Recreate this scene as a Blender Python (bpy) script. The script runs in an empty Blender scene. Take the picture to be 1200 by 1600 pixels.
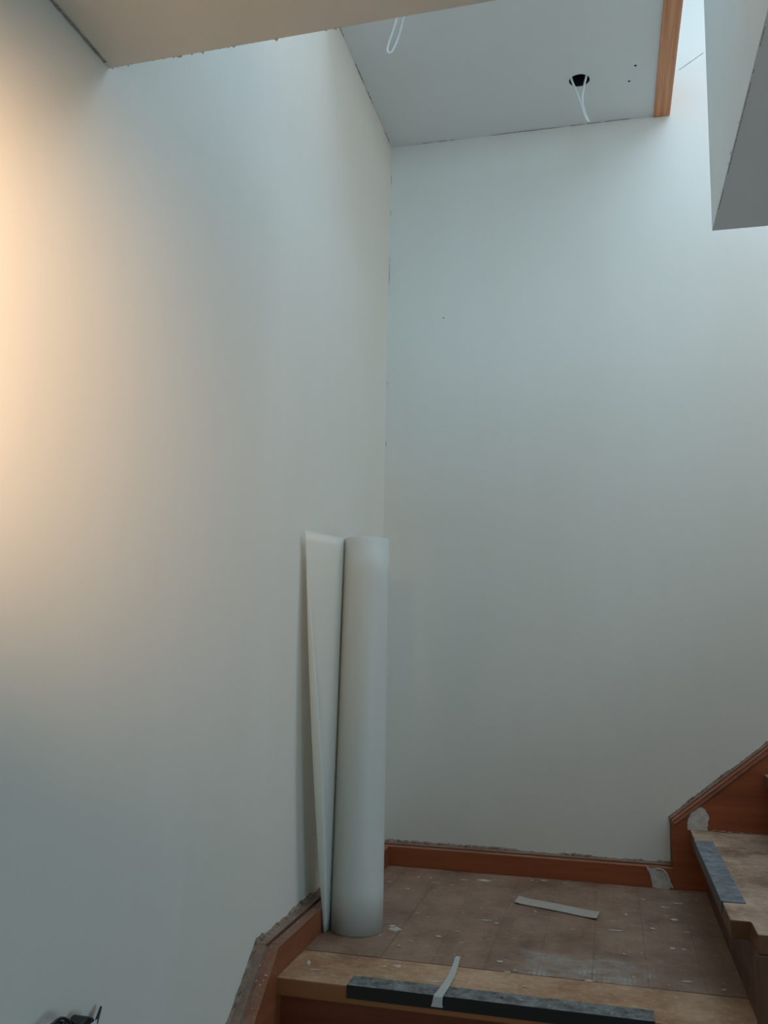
import bpy, bmesh, math, random
from mathutils import Vector, Matrix
random.seed(7)
scene = bpy.context.scene
C = scene.collection

# ---------------------------------------------------------------- camera
F_PX = 1376.87
CAM = Vector((0.7354, -2.8891, 0.6996)); YAW, PITCH, ROLL = 0.2490, 0.1457, 0.0206
fwd = Vector((-math.sin(YAW)*math.cos(PITCH), math.cos(YAW)*math.cos(PITCH), math.sin(PITCH)))
rgt = Vector((math.cos(YAW), math.sin(YAW), 0)); upv = rgt.cross(fwd)
r2 = math.cos(ROLL)*rgt + math.sin(ROLL)*upv; u2 = -math.sin(ROLL)*rgt + math.cos(ROLL)*upv
cd = bpy.data.cameras.new('camera'); cam = bpy.data.objects.new('camera', cd); C.objects.link(cam)
m = Matrix((r2, u2, -fwd)).transposed().to_4x4(); m.translation = CAM; cam.matrix_world = m
cd.sensor_fit = 'AUTO'; cd.sensor_width = 36; cd.lens = 36*F_PX/1600; cd.clip_start = 0.02
scene.camera = cam

# ---------------------------------------------------------------- world, daylight and fill lights, exposure
w = bpy.data.worlds.new('world'); scene.world = w; w.use_nodes = True
w.node_tree.nodes['Background'].inputs[0].default_value = (0.60, 0.80, 1.0, 1)
w.node_tree.nodes['Background'].inputs[1].default_value = 0.4
def area(name, loc, direction, sx, sy, power, col):
    l = bpy.data.lights.new(name, 'AREA'); l.shape = 'RECTANGLE'; l.size = sx; l.size_y = sy
    l.energy = power; l.color = col
    o = bpy.data.objects.new(name, l); C.objects.link(o); o.location = loc
    o.rotation_euler = Vector(direction).to_track_quat('-Z', 'Y').to_euler(); return o
area('daylight_roof_window', (1.50, -0.85, 3.13), (-0.05, 0, -1), 0.95, 1.25, 17, (0.55, 0.76, 1.0))
area('daylight_upper_window', (3.42, -1.15, 2.38), (-1, 0, 0), 1.9, 0.85, 21, (1.0, 0.98, 0.93))
area('fill_lower_room', (3.42, -3.3, 0.35), (-1, 0.1, 0.05), 1.3, 1.2, 21, (0.50, 0.79, 1.0))  # added cool fill for the soffit and lower left wall, no known window
area('fill_rear_upper', (0.85, -4.52, 2.50), (0, 1, -0.05), 1.5, 1.0, 33, (0.34, 0.67, 1.0))  # added light behind the viewer, grades the walls from bright top to dark foot
vs = scene.view_settings
vs.view_transform = 'Standard'; vs.look = 'None'; vs.gamma = 1; vs.use_curve_mapping = False
vs.exposure = 0.0

# ---------------------------------------------------------------- dimensions (metres, landing = z 0)
H = 2.478; T = 0.0536; HS = 0.058; W = 1.0; R = 0.17; GO = 0.2075; OV = 0.0386; TN = 0.036
DN = 1.033; SEAM = 0.857; SOF = 1.568; ZF = -5*R; ROOF = 3.2

# ---------------------------------------------------------------- material helpers
def newmat(name):
    mt = bpy.data.materials.new(name); mt.use_nodes = True
    nt = mt.node_tree; return mt, nt, nt.nodes['Principled BSDF']
def N(nt, typ, **kw):
    n = nt.nodes.new(typ)
    for k, v in kw.items(): setattr(n, k, v)
    return n
def noise(nt, vec, scale, detail=4, rough=0.55):
    n = N(nt, 'ShaderNodeTexNoise'); n.inputs['Scale'].default_value = scale
    n.inputs['Detail'].default_value = detail; n.inputs['Roughness'].default_value = rough
    nt.links.new(vec, n.inputs['Vector']); return n.outputs['Fac']
def ramp(nt, fac, p0, p1, c0=(0,0,0,1), c1=(1,1,1,1)):
    n = N(nt, 'ShaderNodeValToRGB'); e = n.color_ramp.elements
    e[0].position = p0; e[1].position = p1; e[0].color = c0; e[1].color = c1
    nt.links.new(fac, n.inputs[0]); return n.outputs[0]
def mixc(nt, fac, a, b):
    n = N(nt, 'ShaderNodeMix', data_type='RGBA')
    for s, v in ((n.inputs[0], fac), (n.inputs[6], a), (n.inputs[7], b)):
        if isinstance(v, (tuple, float, int)): s.default_value = v
        else: nt.links.new(v, s)
    return n.outputs[2]
def mth(nt, op, a, b=None, c=None):
    n = N(nt, 'ShaderNodeMath', operation=op)
    for s, v in zip(n.inputs, (a, b, c)):
        if v is None: continue
        if isinstance(v, (float, int)): s.default_value = v
        else: nt.links.new(v, s)
    return n.outputs[0]
def pos(nt, scale=(1,1,1)):
    g = N(nt, 'ShaderNodeNewGeometry'); mp = N(nt, 'ShaderNodeMapping'); mp.inputs['Scale'].default_value = scale
    nt.links.new(g.outputs['Position'], mp.inputs['Vector']); return mp.outputs['Vector'], g
def bump(nt, b, fac, strength, dist=0.002):
    n = N(nt, 'ShaderNodeBump'); n.inputs['Strength'].default_value = strength; n.inputs['Distance'].default_value = dist
    nt.links.new(fac, n.inputs['Height']); nt.links.new(n.outputs[0], b.inputs['Normal'])
def rgba(c): return (c[0], c[1], c[2], 1)

def paint(name, c, rough=0.7, var=0.06):
    mt, nt, b = newmat(name); v, g = pos(nt); v2, _ = pos(nt, (1, 1, 0.35))
    big = ramp(nt, noise(nt, v2, 2.3, 5, 0.6), 0.32, 0.7)
    c2 = tuple(x*(1-var*k) for x, k in zip(c, (0.9, 1.0, 1.6)))
    col = mixc(nt, big, rgba(c2), rgba(c))
    v3, _ = pos(nt, (6, 6, 0.8))
    streak = ramp(nt, noise(nt, v3, 3.0, 4), 0.35, 0.75)
    col = mixc(nt, mth(nt, 'MULTIPLY', streak, 0.25), col, rgba(tuple(x*(1-var*1.3) for x in c)))
    nt.links.new(col, b.inputs['Base Color']); b.inputs['Roughness'].default_value = rough
    bump(nt, b, noise(nt, v, 160, 3), 0.12, 0.001); return mt

def wood(name, c1, c2, axis, dust=0.0, dustc=(0.42, 0.33, 0.26), rough=0.5, grain=1.0, smear=False, film=0.0):
    """axis 0/1/2 = grain direction; dust settles on faces that look upwards"""
    mt, nt, b = newmat(name)
    s = [26*grain]*3; s[axis] = 1.6; v, g = pos(nt, s); vp, _ = pos(nt)
    oi = N(nt, 'ShaderNodeObjectInfo')
    n1 = noise(nt, v, 1.0, 6, 0.65)
    off = mth(nt, 'MULTIPLY_ADD', oi.outputs['Random'], 0.22, -0.11)
    col = ramp(nt, mth(nt, 'ADD', n1, off), 0.3, 0.72, rgba(c1), rgba(c2))
    if dust > 0:
        sep = N(nt, 'ShaderNodeSeparateXYZ'); nt.links.new(g.outputs['Normal'], sep.inputs[0])
        upm = mth(nt, 'MULTIPLY', mth(nt, 'GREATER_THAN', sep.outputs[2], 0.6), dust)
        d1 = ramp(nt, noise(nt, vp, 7, 8, 0.68), 0.36, 0.68)
        d2 = ramp(nt, noise(nt, vp, 60, 5, 0.7), 0.5, 0.74)
        dd = mth(nt, 'MINIMUM', mth(nt, 'ADD', mth(nt, 'MULTIPLY', d1, 0.7), mth(nt, 'MULTIPLY_ADD', d2, 0.45, film)), 1.0)
        col = mixc(nt, mth(nt, 'MULTIPLY', dd, upm), col, rgba(dustc))
        vs_, _ = pos(nt, (9, 42, 9)); vs2, _ = pos(nt, (46, 12, 9))
        st1 = ramp(nt, noise(nt, vs_, 1.0, 6, 0.7), 0.60, 0.72); st2 = ramp(nt, noise(nt, vs2, 1.0, 6, 0.7), 0.63, 0.74)
        sm = mth(nt, 'MULTIPLY', mth(nt, 'MAXIMUM', st1, st2), mth(nt, 'MULTIPLY', upm, 0.75))
        col = mixc(nt, sm, col, rgba((0.52, 0.47, 0.41)))
        dk = ramp(nt, noise(nt, vp, 5.0, 6, 0.7), 0.52, 0.70)
        col = mixc(nt, mth(nt, 'MULTIPLY', dk, mth(nt, 'MULTIPLY', upm, 0.7)), col, rgba(tuple(x*0.45 for x in c1)))
        if smear:   # dried plaster smear with comb marks near the landing edge
            sp = N(nt, 'ShaderNodeSeparateXYZ'); nt.links.new(vp, sp.inputs[0])
            nx = mth(nt, 'MULTIPLY_ADD', noise(nt, vp, 14, 5), 0.9, -0.45)
            dx = mth(nt, 'DIVIDE', mth(nt, 'ABSOLUTE', mth(nt, 'SUBTRACT', sp.outputs[0], 0.675)), 0.15)
            dy = mth(nt, 'DIVIDE', mth(nt, 'ABSOLUTE', mth(nt, 'SUBTRACT', sp.outputs[1], -0.805)), 0.105)
            dmax = mth(nt, 'ADD', mth(nt, 'MAXIMUM', dx, dy), nx)
            msk = ramp(nt, dmax, 0.72, 1.1, (1,1,1,1), (0,0,0,1))
            wv = N(nt, 'ShaderNodeTexWave'); wv.wave_type = 'BANDS'; wv.bands_direction = 'X'; wv.inputs['Scale'].default_value = 30; wv.inputs['Distortion'].default_value = 1.2
            wv.inputs['Detail'].default_value = 3; nt.links.new(vp, wv.inputs['Vector'])
            comb = mth(nt, 'MULTIPLY_ADD', wv.outputs['Fac'], mth(nt, 'MULTIPLY', ramp(nt, noise(nt, vp, 6.0, 2), 0.48, 0.56), 0.5), 0.45)
            blot = ramp(nt, noise(nt, vp, 22, 5, 0.65), 0.35, 0.6)
            msk2 = mth(nt, 'MULTIPLY', msk, mth(nt, 'MULTIPLY', comb, blot))
            col = mixc(nt, msk2, col, rgba((0.40, 0.42, 0.40)))
    nt.links.new(col, b.inputs['Base Color'])
    rr = mth(nt, 'MULTIPLY_ADD', noise(nt, vp, 18, 4), 0.3, rough-0.15); nt.links.new(rr, b.inputs['Roughness'])
    bump(nt, b, n1, 0.18, 0.002); return mt

def plain(name, c, rough=0.5, var=0.15, scale=40, c_b=None):
    mt, nt, b = newmat(name); v, _ = pos(nt)
    cb = c_b or tuple(x*(1-var) for x in c)
    col = mixc(nt, ramp(nt, noise(nt, v, scale, 5, 0.6), 0.35, 0.68), rgba(cb), rgba(c))
    nt.links.new(col, b.inputs['Base Color']); b.inputs['Roughness'].default_value = rough
    bump(nt, b, noise(nt, v, scale*3, 3), 0.15, 0.001); return mt

M_wall = paint('wall_paint', (0.77, 0.735, 0.665))
M_ceil = paint('ceiling_paint', (0.88, 0.91, 0.92), 0.75, 0.04)
M_soff = paint('soffit_paint_lamp_tint', (0.84, 0.79, 0.73), 0.75, 0.10)  # same slab as the bulkhead, warm lamp light put into its colour
M_bulk = paint('bulkhead_paint_cool_lit', (0.87, 0.91, 0.93), 0.7, 0.05)  # cooler copy for the part far from the lamp, cool light in the colour
M_red_x = wood('stained_pine_x', (0.235, 0.052, 0.014), (0.38, 0.098, 0.030), 0, 0.45)
M_red_y = wood('stained_pine_y', (0.18, 0.052, 0.018), (0.30, 0.10, 0.038), 1, 0.6)
M_cap_x = wood('stained_cap_x', (0.17, 0.075, 0.042), (0.28, 0.14, 0.085), 0, 0.6)
M_cap_y = wood('stained_cap_y', (0.15, 0.08, 0.05), (0.27, 0.15, 0.10), 1, 0.75)
M_groove = wood('dark_groove', (0.06, 0.02, 0.01), (0.10, 0.035, 0.017), 0)
M_plank = wood('landing_plank', (0.14, 0.070, 0.041), (0.25, 0.138, 0.083), 1, 0.62, (0.42, 0.29, 0.21), 0.55, 0.8, smear=True, film=0.12)
M_nose = wood('tan_nosing_board', (0.19, 0.062, 0.018), (0.30, 0.115, 0.038), 0, 0.95, (0.60, 0.41, 0.26), 0.5, 0.8, film=0.2)
M_tread = wood('tan_tread', (0.13, 0.050, 0.019), (0.22, 0.095, 0.039), 1, 1.0, (0.64, 0.465, 0.335), 0.5, 0.8, film=0.22)
M_riser = wood('dark_riser', (0.13, 0.028, 0.008), (0.22, 0.052, 0.016), 0, 0, rough=0.45)
M_riser_y = wood('dark_riser_y', (0.065, 0.022, 0.009), (0.11, 0.040, 0.018), 1, 0, rough=0.45)
M_corner = wood('brown_corner_bead', (0.11, 0.047, 0.019), (0.17, 0.076, 0.033), 2, 0)
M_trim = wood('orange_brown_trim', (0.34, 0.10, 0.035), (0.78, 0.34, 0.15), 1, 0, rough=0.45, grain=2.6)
M_fill = plain('white_filler', (0.64, 0.58, 0.51), 0.85, 0.3, 60)
M_plast = plain('broken_plaster', (0.40, 0.30, 0.22), 0.9, 0.5, 90, (0.11, 0.065, 0.042))
M_fleck = plain('paint_fleck', (0.66, 0.58, 0.49), 0.85, 0.4)
M_tape = plain('masking_tape', (0.42, 0.375, 0.32), 0.6, 0.08, 25)
M_label = plain('pale_strip', (0.52, 0.52, 0.49), 0.6, 0.08, 25)
M_cable = plain('white_cable', (0.72, 0.74, 0.73), 0.45, 0.06)
M_black = plain('black_plastic', (0.012, 0.012, 0.013), 0.4, 0.3)
M_void = plain('cavity_shade', (0.015, 0.017, 0.022), 0.9, 0.3)  # near-black colour standing for the shade inside small ceiling holes
M_crack = plain('crack_dirt', (0.42, 0.41, 0.38), 0.9, 0.4)
M_floor2 = wood('lower_floor', (0.16, 0.09, 0.05), (0.26, 0.16, 0.10), 0, 0.3)
def strip_mat(name, dusty, base, amount):
    mt, nt, b = newmat(name); v, g = pos(nt)
    sep = N(nt, 'ShaderNodeSeparateXYZ'); nt.links.new(g.outputs['Normal'], sep.inputs[0])
    upm = mth(nt, 'GREATER_THAN', sep.outputs[2], 0.6)
    d = ramp(nt, noise(nt, v, 34, 8, 0.75), 0.34, 0.72)
    col = mixc(nt, mth(nt, 'MULTIPLY', mth(nt, 'MULTIPLY', d, upm), amount), rgba(base), rgba(dusty))
    nt.links.new(col, b.inputs['Base Color']); b.inputs['Roughness'].default_value = 0.5
    bump(nt, b, noise(nt, v, 90, 4), 0.2, 0.001); return mt
M_strip = strip_mat('black_rubber_strip', (0.36, 0.37, 0.36), (0.008, 0.008, 0.008), 0.95)
M_strip2 = strip_mat('sky_tinted_rubber_strip', (0.36, 0.39, 0.42), (0.06, 0.075, 0.09), 0.9)  # dusty rubber with the blue-grey reflection of the sky put into its colours
def sheet_mat():
    mt, nt, b = newmat('translucent_plastic_sheet'); v, _ = pos(nt)
    b.inputs['Base Color'].default_value = (0.88, 0.88, 0.83, 1); b.inputs['Roughness'].default_value = 0.42
    tr = N(nt, 'ShaderNodeBsdfTranslucent'); tr.inputs[0].default_value = (0.93, 0.93, 0.87, 1)
    mx = N(nt, 'ShaderNodeMixShader'); mx.inputs[0].default_value = 0.40
    out = nt.nodes['Material Output']
    nt.links.new(b.outputs[0], mx.inputs[1]); nt.links.new(tr.outputs[0], mx.inputs[2]); nt.links.new(mx.outputs[0], out.inputs[0])
    bump(nt, b, noise(nt, v, 9, 2), 0.05, 0.01); return mt
M_sheet = sheet_mat()

# ---------------------------------------------------------------- object helpers
def obj(name, verts, faces, mat, parent=None, smooth=False, bevel=0.0, seg=2):
    me = bpy.data.meshes.new(name); me.from_pydata([tuple(v) for v in verts], [], faces)
    bm = bmesh.new(); bm.from_mesh(me); bmesh.ops.recalc_face_normals(bm, faces=bm.faces)
    if bevel > 0:
        bmesh.ops.bevel(bm, geom=list(bm.edges), offset=bevel, segments=seg, affect='EDGES', profile=0.5)
    bm.to_mesh(me); bm.free()
    if smooth: me.shade_smooth()
    me.materials.append(mat)
    o = bpy.data.objects.new(name, me); C.objects.link(o)
    if parent: o.parent = parent
    return o
def box(name, x0, x1, y0, y1, z0, z1, mat, parent=None, bevel=0.0):
    v = [(x, y, z) for x in (x0, x1) for y in (y0, y1) for z in (z0, z1)]
    f = [(0,1,3,2), (4,6,7,5), (0,4,5,1), (2,3,7,6), (0,2,6,4), (1,5,7,3)]
    return obj(name, v, f, mat, parent, bevel=bevel)
def prism(name, poly, axis, a0, a1, mat, parent=None, bevel=0.0):
    """2-D outline extruded along axis; poly coordinates are the two other axes in order"""
    n = len(poly); v = []
    for a in (a0, a1):
        for p in poly:
            q = list(p); q.insert(axis, a); v.append(tuple(q))
    f = [tuple(range(n)), tuple(range(n, 2*n))] + [(i, (i+1) % n, n+(i+1) % n, n+i) for i in range(n)]
    return obj(name, v, f, mat, parent, bevel=bevel)
def tube(name, pts, r, mat, parent=None, seg=8, sub=6):
    P = [Vector(p) for p in pts]; Q = []
    for i in range(len(P)-1):       # catmull-rom
        a = P[max(i-1, 0)]; b = P[i]; c = P[i+1]; d = P[min(i+2, len(P)-1)]
        for k in range(sub):
            t = k/sub
            Q.append(0.5*((2*b)+(-a+c)*t+(2*a-5*b+4*c-d)*t*t+(-a+3*b-3*c+d)*t**3))
    Q.append(P[-1]); v = []; f = []; nrm = None
    for i, p in enumerate(Q):
        tg = (Q[min(i+1, len(Q)-1)]-Q[max(i-1, 0)]).normalized()
        if nrm is None: nrm = tg.orthogonal().normalized()
        nrm = (nrm - tg*nrm.dot(tg)).normalized(); bn = tg.cross(nrm)
        for k in range(seg):
            a = 2*math.pi*k/seg; v.append(p + r*(math.cos(a)*nrm + math.sin(a)*bn))
    for i in range(len(Q)-1):
        for k in range(seg):
            f.append((i*seg+k, i*seg+(k+1) % seg, (i+1)*seg+(k+1) % seg, (i+1)*seg+k))
    f.append(tuple(range(seg))); f.append(tuple((len(Q)-1)*seg+k for k in range(seg)))
    return obj(name, v, f, mat, parent, smooth=True)
def empty(name, loc=(0,0,0)):
    o = bpy.data.objects.new(name, None); C.objects.link(o); o.location = loc; o.empty_display_size = 0.1; return o
def adopt(o, parent):           # parent without moving (meshes are written in world coordinates)
    o.parent = parent; o.matrix_parent_inverse = Matrix.Translation(parent.location).inverted(); return o
def tag(o, label, cat, group=None, kind=None):
    o['label'] = label; o['category'] = cat
    if group: o['group'] = group
    if kind: o['kind'] = kind
    return o
def struct(o, label, cat): return tag(o, label, cat, kind='structure')

# ---------------------------------------------------------------- room shell
wl = box('wall_left', -0.12, 0, -4.6, 0.12, ZF, ROOF, M_wall)
struct(wl, 'off-white painted wall on the left, warm lamplight at its far left edge', 'wall')
wb = box('wall_back', 0, 3.6, 0, 0.12, ZF, ROOF, M_wall)
struct(wb, 'off-white painted wall facing the camera above the landing', 'wall')
struct(box('wall_rear', 0, 3.6, -4.72, -4.6, ZF, ROOF, M_wall), 'off-white wall of the lower room behind the viewer', 'wall')
# right wall with an upper window opening
wr = empty('wall_right', (3.5, 0, ZF)); struct(wr, 'off-white outer wall on the right of the stairwell', 'wall')
for i, (a, b_, c, d) in enumerate(((-4.6, -4.0, ZF, ROOF), (-2.6, -2.15, ZF, ROOF), (-4.0, -2.6, ZF, -0.3), (-4.0, -2.6, 1.0, ROOF), (-0.15, 0, ZF, ROOF), (-2.15, -0.15, ZF, 1.92), (-2.15, -0.15, 2.84, ROOF))):
    adopt(box('wall_panel', 3.5, 3.6, a, b_, c, d, M_wall), wr)
wn = empty('window_1', (3.5, -1.15, 1.92)); struct(wn, 'white framed window high in the stairwell letting daylight in', 'window')
for a, b_, c, d in ((-2.15, -2.09, 1.92, 2.84), (-0.21, -0.15, 1.92, 2.84), (-2.09, -0.21, 1.92, 1.98), (-2.09, -0.21, 2.78, 2.84), (-1.175, -1.125, 1.98, 2.78)):
    adopt(box('window_frame', 3.52, 3.58, a, b_, c, d, M_cable), wn)
wn = empty('added_window_rear', (0.85, -4.6, 2.0)); struct(wn, 'added white window frame around the unseen rear fill light', 'window')  # frame added to go with the rear fill light
for a, b_, c, d in ((0.05, 0.1, 1.95, 3.05), (1.6, 1.65, 1.95, 3.05), (0.1, 1.6, 1.95, 2.0), (0.1, 1.6, 3.0, 3.05)):
    adopt(box('window_frame', a, b_, -4.6, -4.55, c, d, M_cable), wn)
wn = empty('added_window_low', (3.5, -3.3, -0.3)); struct(wn, 'added white window frame at the unseen lower-room fill light', 'window')  # frame added to go with the lower-room fill light
for a, b_, c, d in ((-4.0, -3.94, -0.3, 1.0), (-2.66, -2.6, -0.3, 1.0), (-3.94, -2.66, -0.3, -0.24), (-3.94, -2.66, 0.94, 1.0)):
    adopt(box('window_frame', 3.52, 3.58, a, b_, c, d, M_cable), wn)
wn = empty('window_3', (1.5, -0.85, 3.15)); struct(wn, 'white framed roof window above the stairwell', 'window')
for a, b_, c, d in ((0.97, 1.02, -1.53, -0.17), (1.98, 2.03, -1.53, -0.17), (1.02, 1.98, -1.53, -1.48), (1.02, 1.98, -0.22, -0.17)):
    adopt(box('window_frame', a, b_, c, d, 3.14, 3.199, M_cable), wn)
struct(box('ceiling_roof', -0.12, 3.6, -4.6, 0.12, ROOF, ROOF+0.1, M_ceil), 'white ceiling high above the stairwell', 'ceiling')
struct(box('floor_lower', 0, 3.5, -4.6, 0, ZF-0.1, ZF, M_floor2), 'brown wooden floor of the lower room', 'floor')

# upper floor slab: L shaped, its underside is the near soffit; a low upstand stands on its edge
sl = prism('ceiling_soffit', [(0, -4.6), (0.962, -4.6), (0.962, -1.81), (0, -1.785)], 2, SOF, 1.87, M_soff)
struct(sl, 'plastered underside of the upper floor at the top left, lamp warmth in its colour', 'ceiling')
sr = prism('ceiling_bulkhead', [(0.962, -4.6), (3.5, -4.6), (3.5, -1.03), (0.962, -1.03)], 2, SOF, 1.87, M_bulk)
struct(sr, 'bulkhead of the upper floor at the top right, cool light put into its colour', 'ceiling')
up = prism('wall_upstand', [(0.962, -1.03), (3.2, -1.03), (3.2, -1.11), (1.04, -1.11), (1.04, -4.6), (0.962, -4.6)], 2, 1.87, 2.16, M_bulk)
struct(up, 'upstand edging the upper floor at the right, cool light put into its colour', 'wall')

# landing ceiling with a round hole
def landing_ceiling():
    cx, cy, r, q, n = 0.676, -0.248, 0.0325, 0.08, 32
    X1, Y0, Y1 = 0.914, -0.80, 0.0
    v = []; f = []
    for k in range(n):                                  # circle, then matching points on a square
        a = 2*math.pi*(k+0.5)/n; v.append((cx+r*math.cos(a), cy+r*math.sin(a), H))
    for k in range(n):
        a = 2*math.pi*(k+0.5)/n; s = q/max(abs(math.cos(a)), abs(math.sin(a)))
        v.append((cx+s*math.cos(a), cy+s*math.sin(a), H))
    for k in range(n):
        v.append((v[k][0], v[k][1], H+0.09))
    for k in range(n):
        j = (k+1) % n
        c1, c2 = v[n+k], v[n+j]
        corner = abs(abs(c1[0]-cx)-q) < 1e-6 and abs(abs(c2[1]-cy)-q) < 1e-6 and abs(abs(c2[0]-cx)-q) > 1e-6 or \
                 abs(abs(c1[1]-cy)-q) < 1e-6 and abs(abs(c2[0]-cx)-q) < 1e-6 and abs(abs(c1[0]-cx)-q) > 1e-6
        if corner:
            v.append((cx+math.copysign(q, c1[0]-cx), cy+math.copysign(q, c1[1]-cy), H)); f.append((k, j, n+j, len(v)-1, n+k))
        else: f.append((k, j, n+j, n+k))
        f.append((k, j, 2*n+j, 2*n+k))
    def rect(x0, x1, y0, y1):
        b = len(v); v.extend(((x0, y0, H), (x1, y0, H), (x1, y1, H), (x0, y1, H))); f.append((b, b+1, b+2, b+3))
    rect(0, cx-q, Y0, Y1); rect(cx+q, X1, Y0, Y1); rect(cx-q, cx+q, Y0, cy-q); rect(cx-q, cx+q, cy+q, Y1)
    b = len(v); t = H+0.10
    v.extend(((0, Y0, H), (X1, Y0, H), (X1, Y1, H), (0, Y1, H), (0, Y0, t), (X1, Y0, t), (X1, Y1, t), (0, Y1, t)))
    f.extend(((b, b+1, b+5, b+4), (b+1, b+2, b+6, b+5), (b+4, b+5, b+6, b+7)))
    c = obj('ceiling', v, f, M_ceil)
    struct(c, 'white landing ceiling with a round cable hole near the wooden trim', 'ceiling')
    vv = [(cx+r*0.985*math.cos(2*math.pi*k/n), cy+r*0.985*math.sin(2*math.pi*k/n), z) for z in (H+0.0015, H+0.085) for k in range(n)]
    ff = [(k, (k+1) % n, n+(k+1) % n, n+k) for k in range(n)] + [tuple(range(n, 2*n))]
    o = obj('cable_hole', vv, ff, M_void, c); o['label'] = 'lining of the round ceiling hole, coloured dark as its shade'
    for sx, sy, rr in ((0.8469, -0.2875, 0.0042), (0.8296, -0.2124, 0.0038)):
        vv = [(sx, sy, H-0.0006)] + [(sx+rr*math.cos(a*math.pi/5), sy+rr*math.sin(a*math.pi/5), H-0.0012) for a in range(10)]
        obj('screw_hole', vv, [(0, 1+k, 1+(k+1) % 10) for k in range(10)], M_void, c)
    return c
ceil = landing_ceiling()
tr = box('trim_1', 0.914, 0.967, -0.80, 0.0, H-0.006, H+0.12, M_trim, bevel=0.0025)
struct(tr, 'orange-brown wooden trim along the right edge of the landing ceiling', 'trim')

# fine broken joints where ceiling and walls meet
def crack(name, p0, p1, wdt, parent, n=30, keep=0.55, nrm=(0, 0, 1), seed=1):
    rnd = random.Random(seed); p0 = Vector(p0); p1 = Vector(p1); d = (p1-p0); side = d.normalized().cross(Vector(nrm))
    v = []; f = []
    on = False
    for k in range(n):
        if rnd.random() < 0.3: on = rnd.random() < keep
        if not on: continue
        a = p0+d*(k/n); b = p0+d*((k+1)/n); w0 = wdt*rnd.uniform(0.3, 1); w1 = wdt*rnd.uniform(0.3, 1)
        i = len(v); v += [a-side*w0, a+side*w0, b+side*w1, b-side*w1]; f.append((i, i+1, i+2, i+3))
    if f: return obj(name, v, f, M_crack, parent)
crack('joint_crack', (0.002, -0.70, H-0.001), (0.002, -0.02, H-0.001), 0.0016, ceil, 60, 0.65, (0, 0, 1), 3)
crack('joint_crack', (0.03, -0.003, H-0.001), (0.90, -0.003, H-0.001), 0.002, ceil, 60, 0.5, (0, 0, 1), 5)
crack('joint_crack', (0.003, -0.001, 0.95), (0.003, -0.001, 2.45), 0.0011, wb, 90, 0.2, (0, 1, 0), 8)
crack('joint_crack', (1.0, -0.001, 2.635), (1.10, -0.001, 2.70), 0.0016, wb, 30, 0.7, (0, 1, 0), 4)
crack('joint_crack', (0.004, -2.1, SOF-0.001), (0.004, -1.80, SOF-0.001), 0.003, sl, 40, 0.8, (0, 0, 1), 9)
crack('joint_crack', (0.964, -1.70, SOF-0.001), (0.964, -1.06, SOF-0.001), 0.0008, sr, 60, 0.6, (0, 0, 1), 12)
# loose flakes of paint along the soffit edges
def flakes(name, p0, p1, n, size, mat, parent, seed, out):
    rnd = random.Random(seed); p0 = Vector(p0); p1 = Vector(p1); v = []; f = []
    for _ in range(n):
        c = p0.lerp(p1, rnd.random()); s = size*rnd.uniform(0.4, 1.2); i = len(v); o = Vector(out)*s*rnd.uniform(0.5, 1.2)
        d = (p1-p0).normalized()*s
        v += [c-d*rnd.uniform(0.5, 1.5), c+d*rnd.uniform(0.5, 1.5), c+o+d*0.3]; f.append((i, i+1, i+2))
    return obj(name, v, f, mat, parent)
flakes('paint_flake', (0.0, -1.785, SOF), (0.40, -1.797, SOF), 26, 0.0025, M_fleck, sl, 4, (0, 1, -0.8))
flakes('paint_flake', (0.961, -1.50, SOF), (0.961, -1.25, SOF), 9, 0.003, M_fleck, sr, 6, (-0.8, 0, -1))
# wall blemish
vv = [(0.1998+0.006*math.cos(a)*random.uniform(.6, 1.2), -0.0008, 1.8152+0.0025*math.sin(a)) for a in [k*math.pi/5 for k in range(10)]]
obj('wall_mark', vv, [tuple(range(10))], M_crack, wb)

# ---------------------------------------------------------------- landing floor
fl = box('floor', 0.0, 1.04, -1.005, 0.0, -0.16, -0.020, M_floor2)
struct(fl, 'dusty wooden landing floor of narrow boards with plaster stains', 'floor')
PW = 0.11545
src = None
for k in range(9):
    x1 = min((k+1)*PW, 1.03)
    if k == 8 or src is None:
        o = box('plank', 0.0001, x1-k*PW-0.0001, -SEAM+0.0012, 0.0, -0.020, 0.0, M_plank, fl, bevel=0.0004)
        if k < 8: src = o
    else:
        o = src.copy(); C.objects.link(o)
    o.location = (k*PW, 0, -abs(random.gauss(0, 0.0003)))
nb = box('nosing_board', 0.0, 1.03, -DN, -SEAM-0.0008, -TN, 0.0, M_nose, fl, bevel=0.003)
nb['label'] = 'tan front board of the landing with rounded nosing'
def lstrip(name, prof, axis, a0, a1, mat, parent):
    return prism(name, prof, axis, a0, a1, mat, parent, bevel=0.0008)
t_ = 0.0022
ns = lstrip('nosing_strip', [(-0.981, 0.0), (-0.981, t_), (-DN-t_, t_), (-DN-t_, -0.024), (-DN, -0.024), (-DN, 0.0)], 0, 0.2055, 0.8105, M_strip, fl)
ns['label'] = 'black rubber strip with dusty top along the landing edge'
for sx in (0.262, 0.52, 0.76):
    vv = [(sx+0.004*math.cos(k*math.pi/4), -1.008+0.004*math.sin(k*math.pi/4), t_+0.0006) for k in range(8)]
    obj('screw', vv, [tuple(range(8))], M_black, fl)

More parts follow.
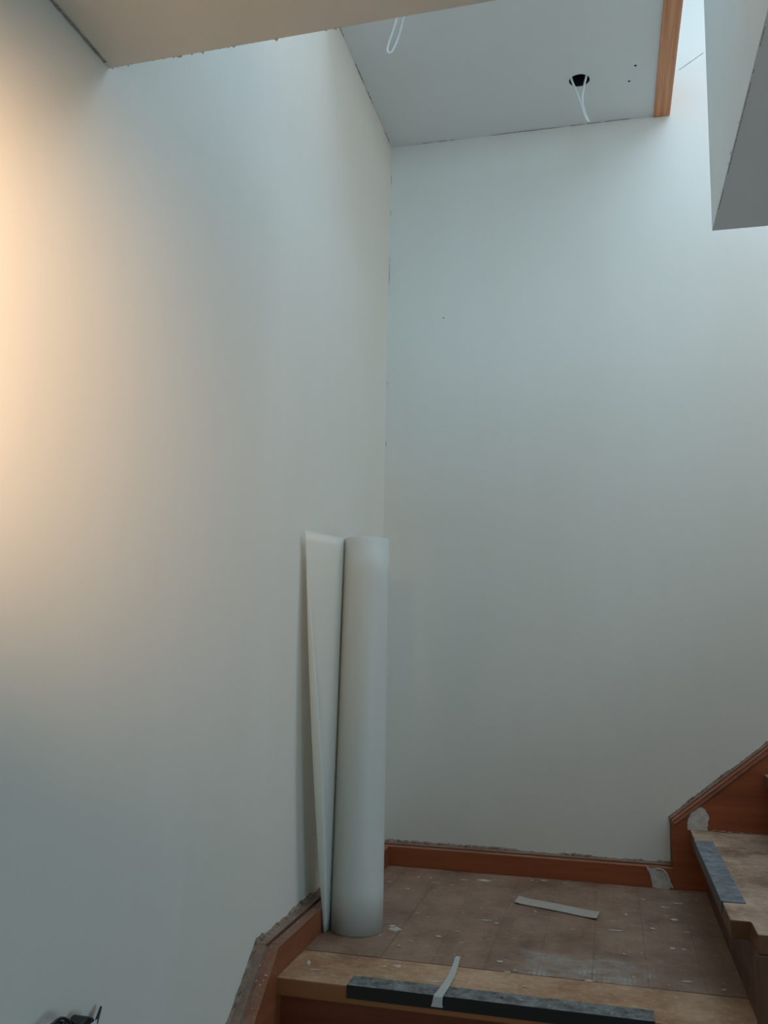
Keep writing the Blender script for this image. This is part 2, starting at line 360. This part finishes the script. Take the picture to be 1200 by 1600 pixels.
# ---------------------------------------------------------------- baseboards and strings: front board, groove, back strip
def offset_path(path, d):
    """shift an (a, z) polyline by d at right angles to the left of travel"""
    out = []; n = len(path)
    segs = [(Vector((path[i+1][0]-path[i][0], path[i+1][1]-path[i][1]))).normalized() for i in range(n-1)]
    for i in range(n):
        if i == 0 or i == n-1:
            s = segs[0] if i == 0 else segs[-1]; nn = Vector((-s.y, s.x)); out.append((path[i][0]+nn.x*d, path[i][1]+nn.y*d))
        else:
            n1 = Vector((-segs[i-1].y, segs[i-1].x)); n2 = Vector((-segs[i].y, segs[i].x)); mm = (n1+n2).normalized()
            k = d/max(0.3, mm.dot(n1)); out.append((path[i][0]+mm.x*k, path[i][1]+mm.y*k))
    return out
def skirting(parent, axis, sign, path, bottom, mats, tf=T):
    """axis: wall normal (0 or 1). Layers stack from the wall outwards"""
    front, groove, back = mats
    for nm, t0, t1, d, mt in (('front_board', tf-0.024, tf, 0.0, front), ('groove', tf-0.0285, tf-0.024, -0.012, groove), ('back_strip', 0.0, tf-0.0285, 0.004, back)):
        p = offset_path(path, d) if d else list(path)
        poly = p + list(reversed(bottom))
        a0, a1 = sorted((sign*t0, sign*t1))
        prism(nm, poly, axis, a0, a1, mt, parent, bevel=0.0012 if nm != 'groove' else 0)
# left baseboard (normal +x), path runs in (y, z)
bl = empty('baseboard_left'); struct(bl, 'stained wooden skirting at the foot of the left wall behind the roll', 'baseboard')
skirting(bl, 0, 1, [(-T, HS), (-1.030, HS)][::-1], [(-1.030, 0.0), (-T, 0.0)], (M_red_y, M_groove, M_cap_y))
bb = empty('baseboard_back'); struct(bb, 'stained wooden skirting at the foot of the back wall', 'baseboard')
skirting(bb, 1, -1, [(0.0, HS), (0.911, HS)], [(0.0, 0.0), (0.911, 0.0)], (M_red_x, M_groove, M_cap_x))

def ragged(name, parent, f3, a0, a1, base, lo, hi, thick, mat, seed, n=160):
    """broken plaster lip: f3(a, t, z) maps to 3-D"""
    rnd = random.Random(seed); v = []; f = []; h = (lo+hi)/2
    for k in range(n+1):
        a = a0+(a1-a0)*k/n; h += rnd.gauss(0, (hi-lo)*0.22); h = min(hi, max(lo, h))
        tt = thick*rnd.uniform(0.5, 1.0); b = base(a) if callable(base) else base
        v += [f3(a, 0.0, b-0.004), f3(a, tt, b-0.004), f3(a, tt*0.8, b+h*0.6), f3(a, 0.0, b+h)]
        if k:
            i = 4*(k-1)
            for q in range(3): f.append((i+q, i+q+1, i+q+5, i+q+4))
    return obj(name, v, f, mat, parent)
ragged('plaster_edge', bl, lambda a, t, z: (t, a, z), -1.03, -0.06, HS+0.004, 0.001, 0.009, 0.012, M_plast, 3)
ragged('plaster_edge', bb, lambda a, t, z: (a, -t, z), 0.03, 0.91, HS+0.004, 0.0005, 0.007, 0.012, M_plast, 4)

# ---------------------------------------------------------------- upper staircase (turns right along the back wall)
SLP = R/GO
us = empty('upper_staircase', (W, -0.5, 0)); tag(us, 'brown wooden stairs climbing to the right from the landing, dusty first tread', 'staircase')
NU = 11
for k in range(1, NU):
    z = k*R; xr = W+(k-1)*GO; xn = xr-OV; xe = xr+GO+0.02
    if k == 1:
        poly = [(xn, -T), (xn, -0.936), (xr, -0.936), (xr, -1.017), (xe, -1.017), (xe, -T)]
        tr1 = adopt(prism('tread', poly, 2, z-TN, z, M_tread, bevel=0.0025), us)
    elif k == 2:
        poly = [(xn, -T), (xn, -0.936), (xr, -0.936), (xr, -1.017), (xe, -1.017), (xe, -T)]
        src_t = adopt(prism('tread', poly, 2, z-TN, z, M_tread, bevel=0.0025), us)
    else:
        o = src_t.copy(); C.objects.link(o); o.location = ((k-2)*GO, 0, (k-2)*R)
    if k == 1:
        src_r = adopt(box('riser', W, W+0.018, -1.010, -T, 0.0, R-TN, M_riser_y), us)
    else:
        o = src_r.copy(); C.objects.link(o); o.location = ((k-1)*GO, 0, (k-1)*R)
adopt(box('corner_bead', W-0.003, W+0.02, -1.017, -0.985, 0.0, R-TN, M_corner, bevel=0.004), us)
# wall string on the back wall
ws = empty('wall_string', (0, 0, 0)); adopt(ws, us)
XE = 3.1
path = [(0.911, 0.0), (0.911, 0.1915), (XE, 0.1915+SLP*(XE-0.911))]
bot = [(1.01, 0.0), (1.35, 0.12), (XE, 0.12+SLP*(XE-1.35))]
def wallstring():
    for nm, t0, t1, d, mt in (('string_board', T-0.024, T, 0.0, M_red_x), ('groove', T-0.0285, T-0.024, -0.010, M_groove), ('back_strip', 0.0, T-0.0285, 0.004, M_cap_x)):
        p = offset_path(path, d) if d else list(path)
        p[0] = (p[0][0], 0.0)
        adopt(prism(nm, p+list(reversed(bot)), 1, -t1, -t0, mt, bevel=0.0012 if nm != 'groove' else 0), us)
    # rounded cap bead running along the sloping top
    p0 = Vector((0.918, -T-0.001, 0.1915)); 
    pl = [(0.917, 0.186), (XE, 0.186+SLP*(XE-0.917)), (XE, 0.180+SLP*(XE-0.917)), (0.9175, 0.1795)]
    adopt(prism('cap_bead', pl, 1, -T-0.003, -T+0.002, M_cap_x, bevel=0.001), us)
wallstring()
bpy.data.objects.remove(ws)
adopt(ragged('plaster_edge', None, lambda a, t, z: (a, -t, z), 0.905, 1.6, lambda a: 0.198+SLP*(a-0.911), 0.0, 0.006, 0.008, M_plast, 6), us)
# outer string facing the camera, set back under the treads
outp = [(W+0.004, -0.0), (W+0.004, R-TN)]
for k in range(1, NU-1):
    x = W+k*GO; outp += [(x, k*R-TN), (x, (k+1)*R-TN)]
outp += [(XE, (NU-1)*R-TN), (XE, (NU-1)*R-0.35), (W+0.15, ZF*0.0-0.30), (W+0.004, -0.30)]
adopt(prism('outer_string', outp, 1, -1.010, -0.985, M_riser, None), us)
s2 = adopt(lstrip('nosing_strip', [(1.0085, R), (1.0085, R+t_), (W-OV-t_, R+t_), (W-OV-t_, R-0.022), (W-OV, R-0.022), (W-OV, R)], 1, -0.812, -0.205, M_strip2, None), us)
s2['label'] = 'rubber strip along the front of the first tread, bluish sky reflection in its colour'

# white filler patches
def patch(name, pts, axis, a, th, mat, parent, seed=1):
    rnd = random.Random(seed); P = []
    n = len(pts)
    for i in range(n):
        p, q = Vector(pts[i]), Vector(pts[(i+1) % n])
        for k in range(4):
            P.append(tuple(p.lerp(q, k/4)+Vector((rnd.gauss(0, 0.0012), rnd.gauss(0, 0.0012)))))
    a0, a1 = sorted((a, a+th)); return prism(name, P, axis, a0, a1, mat, parent)
adopt(patch('filler_patch', [(0.952, 0.171), (0.9555, 0.19), (0.960, 0.212), (0.980, 0.234), (0.999, 0.237), (1.010, 0.224), (1.0165, 0.205), (1.011, 0.186), (1.009, 0.171)], 1, -T, -0.0016, M_fill, None, 2), us)
patch('filler_patch', [(0.836, HS-0.002), (0.843, 0.040), (0.850, 0.026), (0.852, 0.001), (0.905, 0.001), (0.900, 0.03), (0.892, 0.047), (0.880, HS-0.002)], 1, -T, -0.0016, M_fill, bb, 3)
tube('filler_drip', [(0.862, -T-0.001, 0.054), (0.882, -T-0.002, 0.052), (0.893, -T-0.002, 0.040), (0.900, -T-0.003, 0.020), (0.908, -T-0.004, 0.004)], 0.0026, M_fill, bb)

# ---------------------------------------------------------------- lower staircase
ls = empty('lower_staircase', (0.5, -DN, ZF)); tag(ls, 'stained wooden stairs rising from below to the landing edge', 'staircase')
for k in range(0, 5):
    yf = -DN-k*GO; z = -k*R
    adopt(box('riser', T, 1.0, yf+0.026, yf+0.046, z-R, z-TN, M_riser), ls)
    if k:
        adopt(box('tread', T, 1.0, yf, yf+GO+0.03, z-TN, z, M_nose, bevel=0.003), ls)
YE = -1.03-(ZF*-1-0.03)/SLP
lpath = [(YE, HS-SLP*(-1.03-YE)), (-1.03, HS)]
lbot = [(YE, ZF), (-1.25, -0.62), (-1.03, -0.30)]
for nm, t0, t1, d, mt in (('wall_string', T-0.024, T, 0.0, M_red_y), ('groove', T-0.0285, T-0.024, -0.0015, M_cap_y), ('back_strip', 0.0, T-0.0285, 0.003, M_cap_y)):
    p = offset_path(lpath, d) if d else list(lpath)
    p[-1] = (-1.03, p[-1][1])
    adopt(prism(nm, p+list(reversed(lbot)), 0, t0, t1, mt, bevel=0.0012 if nm != 'groove' else 0), ls)
adopt(box('string_end', 0.0, T, -1.031, -0.985, -0.32, -0.0365, M_red_y), ls)
adopt(prism('outer_string', [(YE, ZF), (YE, ZF+0.02), (-1.01, 0.0-TN-0.001), (-1.01, -0.30), (-1.25, -0.62)], 0, 1.0, 1.03, M_riser), ls)
adopt(ragged('plaster_edge', None, lambda a, t, z: (t, a, z), -1.75, -1.03, lambda a: HS+0.006-SLP*(-1.03-a), 0.0, 0.007, 0.009, M_plast, 9), ls)

# ---------------------------------------------------------------- roll of plastic sheet leaning in the corner
rc = Vector((0.1255, -0.681)); ROLLH = 0.962
pr = empty('plastic_sheet_roll', (rc.x, rc.y, 0.0)); tag(pr, 'tall upright roll of translucent white plastic sheet with a loose flap', 'sheet roll')
def roll_body():
    v = []; f = []; nt_, nz = 132, 10; turns = 3.0
    for j in range(nz+1):
        u = j/nz; ro = 0.0665-0.0065*u; lean = Vector((0.004*u, 0.0))
        for i in range(nt_+1):
            s = i/nt_; a = math.radians(203) - 2*math.pi*turns*s      # outer end at the left side, winding inwards
            r = ro - 0.010*s
            v.append((rc.x+lean.x+r*math.cos(a), rc.y+lean.y+r*math.sin(a), 0.001+u*ROLLH))
    for j in range(nz):
        for i in range(nt_):
            b = j*(nt_+1)+i; f.append((b, b+1, b+nt_+2, b+nt_+1))
    o = obj('rolled_sheet', v, f, M_sheet, None, smooth=True); adopt(o, pr)
    so = o.modifiers.new('thickness', 'SOLIDIFY'); so.thickness = 0.0012; so.offset = 0
def roll_flap():
    """loose outer end of the sheet: leaves the roll on its left side, flares to the wall at the top, its free edge curls back"""
    v = []; f = []; n1, n2, nz = 18, 10, 40
    for j in range(nz+1):
        u = j/nz; ro = 0.0665-0.0065*u; z = 0.001+u*ROLLH
        S = Vector((rc.x+0.004*u+ro*math.cos(math.radians(202)), rc.y+ro*math.sin(math.radians(202))))
        E_ = Vector((0.0570-0.0450*u, -0.730-0.102*u))
        K = S+Vector((0.30, -0.95))*(0.004+0.046*u)
        pts = [S*(1-t)**2+K*2*t*(1-t)+E_*t*t for t in [i/n1 for i in range(n1+1)]]
        h = math.atan2(E_.y-K.y, E_.x-K.x); L = 0.004+0.046*math.sin(math.pi*min(1, 0.04+u*1.04))**0.9 if u < 0.97 else 0.003
        p = E_.copy()
        for i in range(n2):
            h += math.radians(150)/n2; p = p+Vector((math.cos(h), math.sin(h)))*L/n2; pts.append(p.copy())
        xmin = 0.0035 if z > HS+0.012 else T+0.002
        for i, q in enumerate(pts):
            t = min(1, i/n1); dz = (0.018*t*t-0.012*t)*max(0, (u-0.9)/0.1)
            v.append((max(q.x, xmin), q.y, z+dz))
    m_ = n1+n2
    for j in range(nz):
        for i in range(m_):
            b = j*(m_+1)+i; f.append((b, b+1, b+m_+2, b+m_+1))
    o = obj('loose_flap', v, f, M_sheet, None, smooth=True); adopt(o, pr)
    so = o.modifiers.new('thickness', 'SOLIDIFY'); so.thickness = 0.0010; so.offset = 0
roll_body(); roll_flap()

# ---------------------------------------------------------------- tape and strip
def ribbon(name, centre, widths, sidev, mat, th=0.0012, sub=6):
    v = []; f = []; n = len(centre)
    for c, wd, s in zip(centre, widths, sidev):
        s = Vector(s).normalized()*wd/2; c = Vector(c); v += [c-s, c+s]
    for i in range(n-1): f.append((2*i, 2*i+1, 2*i+3, 2*i+2))
    o = obj(name, v, f, mat); so = o.modifiers.new('thickness', 'SOLIDIFY'); so.thickness = th; so.offset = 0; return o
a, b_ = Vector((0.481, -0.316, 0)), Vector((0.7005, -0.397, 0)); d = (b_-a)
ctr = []; 
for k in range(13):
    t = k/12; c = a.lerp(b_, t); c.y += 0.006*math.sin(t*math.pi); c.z = 0.0022+0.003*max(0, (t-0.8)/0.2)**2+0.003*max(0, (0.15-t)/0.15)**2; ctr.append(c)
tp = ribbon('masking_tape_strip', ctr, [0.062]*13, [(0.10+0.02*k/12, 1, 0) for k in range(13)], M_tape)
tag(tp, 'flat piece of pale beige tape lying in the middle of the landing', 'tape')
path_l = [(0.3985, -0.806, 0.003), (0.4015, -0.86, 0.002), (0.4035, -0.92, 0.002), (0.4025, -0.975, 0.0034), (0.3995, -1.02, 0.0042), (0.398, -1.034, 0.0042), (0.3965, -1.0385, 0.001), (0.395, -1.0390, -0.010), (0.3945, -1.0395, -0.018)]
lb = ribbon('paper_strip', path_l, [0.011, 0.0125, 0.014, 0.0155, 0.017, 0.018, 0.0185, 0.020, 0.024], [(1, 0.0, 0)]*9, M_label)
tag(lb, 'narrow pale paper strip hanging over the black landing edge strip', 'paper strip')

# ---------------------------------------------------------------- ceiling cables
cb = empty('ceiling_cable', (0.676, -0.248, H)); tag(cb, 'pair of white cables hanging from the round ceiling hole', 'cable')
adopt(tube('cable_strand', [(0.655, -0.262, H+0.05), (0.651, -0.264, H+0.005), (0.664, -0.258, H-0.035), (0.676, -0.253, H-0.070), (0.688, -0.25, H-0.115), (0.700, -0.25, H-0.146)], 0.0034, M_cable), cb)
adopt(tube('cable_strand', [(0.694, -0.262, H+0.05), (0.698, -0.266, H+0.004), (0.690, -0.258, H-0.030), (0.684, -0.249, H-0.070), (0.692, -0.245, H-0.110), (0.704, -0.246, H-0.146)], 0.0034, M_cable), cb)
lp = tube('cable_loop', [(0.285, -0.98, H), (0.262, -0.94, 2.36), (0.232, -0.885, 2.29), (0.2085, -0.865, 2.242), (0.203, -0.86, 2.224), (0.210, -0.86, 2.214), (0.2215, -0.862, 2.226), (0.2395, -0.875, 2.258), (0.268, -0.92, 2.305), (0.295, -0.96, 2.37), (0.305, -0.985, H)], 0.0024, M_cable)
tag(lp, 'thin white cable loop hanging from the ceiling beside the soffit edge at the top left', 'cable')

# ---------------------------------------------------------------- black cable bundle on the left wall at the bottom edge
kb = empty('black_cable_bundle', (0.0, -1.79, 0.16)); tag(kb, 'small tangle of black cables with a plug at the bottom left', 'cable')
def loop(cy, cz, ry, rz, x, tilt):
    pts = []
    for k in range(11):
        a_ = 2*math.pi*k/10-0.5*math.pi
        pts.append((x+0.006*math.sin(a_*1.3+tilt), cy+ry*math.cos(a_)+tilt*0.004*math.sin(a_), cz-0.013+rz*math.sin(a_)))
    return pts
for cy, cz, ry, rz, x, tl in ((-1.795, 0.168, 0.036, 0.042, 0.022, 0.4), (-1.790, 0.166, 0.030, 0.046, 0.030, 1.6), (-1.802, 0.160, 0.030, 0.045, 0.016, -1.2), (-1.783, 0.155, 0.034, 0.050, 0.036, 2.6)):
    adopt(tube('cable_strand', loop(cy, cz, ry, rz, x, tl), 0.0021, M_black), kb)
adopt(tube('cable_strand', [(0.008, -1.70, 0.12), (0.02, -1.735, 0.158), (0.03, -1.765, 0.172), (0.024, -1.80, 0.13), (0.02, -1.79, -0.10)], 0.0023, M_black), kb)
pg = prism('plug', [(-1.770, 0.125), (-1.760, 0.156), (-1.745, 0.173), (-1.722, 0.180), (-1.706, 0.172), (-1.698, 0.142), (-1.705, 0.115)], 0, 0.008, 0.034, M_black, None, bevel=0.003); adopt(pg, kb)
st = box('sticker', 0.0345, 0.0355, -1.728, -1.703, 0.156, 0.169, M_cable); adopt(st, kb); st['label'] = 'white sticker on the black plug'
lf = obj('flat_tab', [(0.024, -1.715, 0.128), (0.026, -1.700, 0.146), (0.022, -1.680, 0.157), (0.014, -1.655, 0.166), (0.012, -1.653, 0.160), (0.014, -1.665, 0.142), (0.018, -1.678, 0.128), (0.020, -1.70, 0.115)], [(0, 1, 2, 3, 4, 5, 6, 7)], M_black); adopt(lf, kb)
lf.modifiers.new('thickness', 'SOLIDIFY').thickness = 0.003
hk = adopt(tube('hook', [(0.0, -1.79, 0.120), (0.020, -1.79, 0.119), (0.040, -1.79, 0.121), (0.045, -1.79, 0.130)], 0.003, M_black), kb)

# ---------------------------------------------------------------- flecks of paint and plaster dust
def flecks(name, n, region, seed, mat, label, smin=0.0012, smax=0.006):
    rnd = random.Random(seed); v = []; f = []
    for _ in range(n):
        x, y, z, nrm = region(rnd); s = smin+(smax-smin)*rnd.random()**3.6; asp = rnd.uniform(0.15, 0.7); ang = rnd.uniform(0, math.pi)
        if rnd.random() < 0.55: ang = rnd.gauss(0.0, 0.35)
        i = len(v); k = rnd.choice((5, 6, 7)); hgt = 0.0008
        t1, t2 = nrm
        top = []
        for q in range(k):
            a_ = 2*math.pi*q/k; rr = rnd.uniform(0.55, 1.1)
            p, r_ = s*rr*math.cos(a_), s*asp*rr*math.sin(a_)
            a2, b2 = p*math.cos(ang)-r_*math.sin(ang), p*math.sin(ang)+r_*math.cos(ang)
            v.append(Vector((x, y, z))+Vector(t1)*a2+Vector(t2)*b2+Vector(t1).cross(Vector(t2))*hgt)
        f.append(tuple(range(i, i+k)))
    o = obj(name, v, f, mat); tag(o, label, 'paint flecks', kind='stuff'); return o
flat = ((1,0,0), (0,1,0))
def reg_land(r):
    return (r.uniform(T+0.01, 0.99), -r.uniform(0.06, 1.02), 0.0004, flat)
def not_strip(r):
    while True:
        p = reg_land(r)
        if not (0.20 < p[0] < 0.815 and p[1] < -0.975): return p
flecks('paint_flecks', 280, not_strip, 21, M_fleck, 'white paint flecks scattered over the landing boards', 0.0008, 0.011)
flecks('paint_flecks', 46, lambda r: (r.uniform(0.21, 0.805), -r.uniform(0.985, 1.032), t_+0.0004, flat), 31, M_fleck, 'white paint flecks on the black landing edge strip', 0.001, 0.006)
def blobs(name, spots, mat, label, seed=77):
    rnd = random.Random(seed); v = []; f = []
    for x, y, a1, b1, ang in spots:
        i = len(v); k = 14
        for q in range(k):
            t = 2*math.pi*q/k; rr = rnd.uniform(0.65, 1.15); p, r_ = a1*rr*math.cos(t), b1*rr*math.sin(t)
            v.append((x+p*math.cos(ang)-r_*math.sin(ang), y+p*math.sin(ang)+r_*math.cos(ang), 0.0006))
        v.append((x, y, 0.0016)); f += [(i+q, i+(q+1) % k, i+k) for q in range(k)]
    o = obj(name, v, f, mat); tag(o, label, 'paint flecks', kind='stuff'); return o
blobs('paint_splashes', [(0.217, -0.656, 0.017, 0.018, 0.2), (0.205, -0.635, 0.010, 0.008, 0), (0.368, -0.137, 0.024, 0.014, 0.1), (0.3085, -0.150, 0.012, 0.006, 0), (0.424, -0.515, 0.017, 0.005, 0.1), (0.452, -0.53, 0.006, 0.005, 0),
    (0.743, -0.4965, 0.022, 0.005, 0.05), (0.8875, -0.80, 0.013, 0.005, 0.1), (0.892, -0.357, 0.010, 0.011, 0.4), (0.872, -0.591, 0.006, 0.008, 0), (0.539, -0.0795, 0.010, 0.008, 0), (0.505, -0.09, 0.006, 0.006, 0), (0.60, -0.085, 0.006, 0.005, 0),
    (0.329, -0.675, 0.008, 0.006, 0), (0.10, -0.24, 0.008, 0.006, 0), (0.232, -0.205, 0.012, 0.005, 0), (0.278, -0.895, 0.012, 0.010, 0), (0.252, -0.907, 0.009, 0.004, 0), (0.09, -0.938, 0.004, 0.019, 0.3), (0.11, -0.971, 0.007, 0.004, 0),
    (0.381, -0.958, 0.018, 0.008, 0.3), (0.876, -0.251, 0.016, 0.006, 0), (0.908, -0.204, 0.018, 0.005, 0), (0.64, -0.52, 0.008, 0.004, 0), (0.515, -0.86, 0.009, 0.004, 0), (0.492, -0.80, 0.007, 0.006, 0)], M_fleck, 'larger dried paint splashes on the landing boards')
def reg_t1(r):
    return (r.uniform(1.01, 1.19), -r.uniform(0.07, 1.0), R+0.0026, flat)
flecks('paint_flecks', 90, reg_t1, 22, M_fleck, 'white paint flecks on the first tread of the upper stairs', 0.001, 0.008)
flecks('plaster_crumbs', 110, lambda r: (r.uniform(0.97, 1.2), -T-abs(r.gauss(0, 0.010))-0.002, R+0.001+r.random()*0.003, flat), 23, M_fill, 'plaster crumbs along the back of the first tread', 0.002, 0.007)
def reg_str(r):
    y = -r.uniform(1.03, 1.25); return (r.uniform(0.026, T-0.003), y, HS-SLP*(-1.03-y)+0.0012, ((1,0,0), (0, 0.773, 0.634)))
flecks('paint_flecks', 40, reg_str, 24, M_fleck, 'white paint flecks on the sloping left string', 0.001, 0.005)
flecks('paint_flecks', 22, lambda r: (r.uniform(0.03, T-0.003), -r.uniform(0.7, 1.03), HS+0.001, flat), 25, M_fleck, 'white paint flecks on top of the left skirting', 0.001, 0.005)

# ---------------------------------------------------------------- warm wall lamp just left of the view
wlmp = empty('wall_lamp', (0.0, -2.74, 0.95)); tag(wlmp, 'small white reflector lamp turned towards the left wall', 'lamp')
def lathe(name, prof, c, axis, mat, parent, n=24):
    v = []; f = []
    for (r, h) in prof:
        for k in range(n):
            a_ = 2*math.pi*k/n; p = [r*math.cos(a_), r*math.sin(a_)]; p.insert(axis, h); v.append((c[0]+p[0], c[1]+p[1], c[2]+p[2]))
    for j in range(len(prof)-1):
        for k in range(n): f.append((j*n+k, j*n+(k+1) % n, (j+1)*n+(k+1) % n, (j+1)*n+k))
    return adopt(obj(name, v, f, mat, None, smooth=True), parent)
LP = Vector((0.40, -2.60, 1.14)); LD = (Vector((0.0, -2.07, 1.08))-LP).normalized()
lathe('backplate', [(0.0005, 0.014), (0.035, 0.013), (0.042, 0.006), (0.042, 0.0)], (0, -2.74, 0.95), 0, M_cable, wlmp)
adopt(tube('arm', [(0.01, -2.74, 0.95), (0.20, -2.75, 0.96), (0.38, -2.74, 1.02), (0.46, -2.71, 1.10), tuple(LP-LD*0.075)], 0.006, M_cable), wlmp)
def oriented(name, prof, mat, n=24):        # lathe about the beam axis
    e1 = LD.orthogonal().normalized(); e2 = LD.cross(e1); v = []; f = []
    for r, h in prof:
        for k in range(n):
            a_ = 2*math.pi*k/n; v.append(LP+LD*h+r*(math.cos(a_)*e1+math.sin(a_)*e2))
    for j in range(len(prof)-1):
        for k in range(n): f.append((j*n+k, j*n+(k+1) % n, (j+1)*n+(k+1) % n, (j+1)*n+k))
    return adopt(obj(name, v, f, mat, None, smooth=True), wlmp)
oriented('reflector', [(0.0005, -0.075), (0.025, -0.072), (0.042, -0.05), (0.062, 0.0), (0.066, 0.008), (0.063, 0.006), (0.04, -0.046), (0.023, -0.066), (0.0005, -0.068)], M_cable)
ml, nt, b = newmat('warm_bulb'); b.inputs['Base Color'].default_value = (0.9, 0.8, 0.65, 1)
b.inputs['Emission Color'].default_value = (1.0, 0.64, 0.33, 1); b.inputs['Emission Strength'].default_value = 12.0
gr = 0.022
oriented('bulb', [(max(0.0005, gr*math.sin(math.pi*k/12)), -0.035-gr*math.cos(math.pi*k/12)) for k in range(13)], ml)
sp = bpy.data.lights.new('lamp_beam', 'SPOT'); sp.energy = 48.0; sp.color = (1.0, 0.66, 0.40); sp.spot_size = math.radians(69); sp.spot_blend = 1.0; sp.shadow_soft_size = 0.02
so_ = bpy.data.objects.new('lamp_beam', sp); C.objects.link(so_); so_.location = LP-LD*0.008; so_.rotation_euler = LD.to_track_quat('-Z', 'Y').to_euler(); adopt(so_, wlmp)
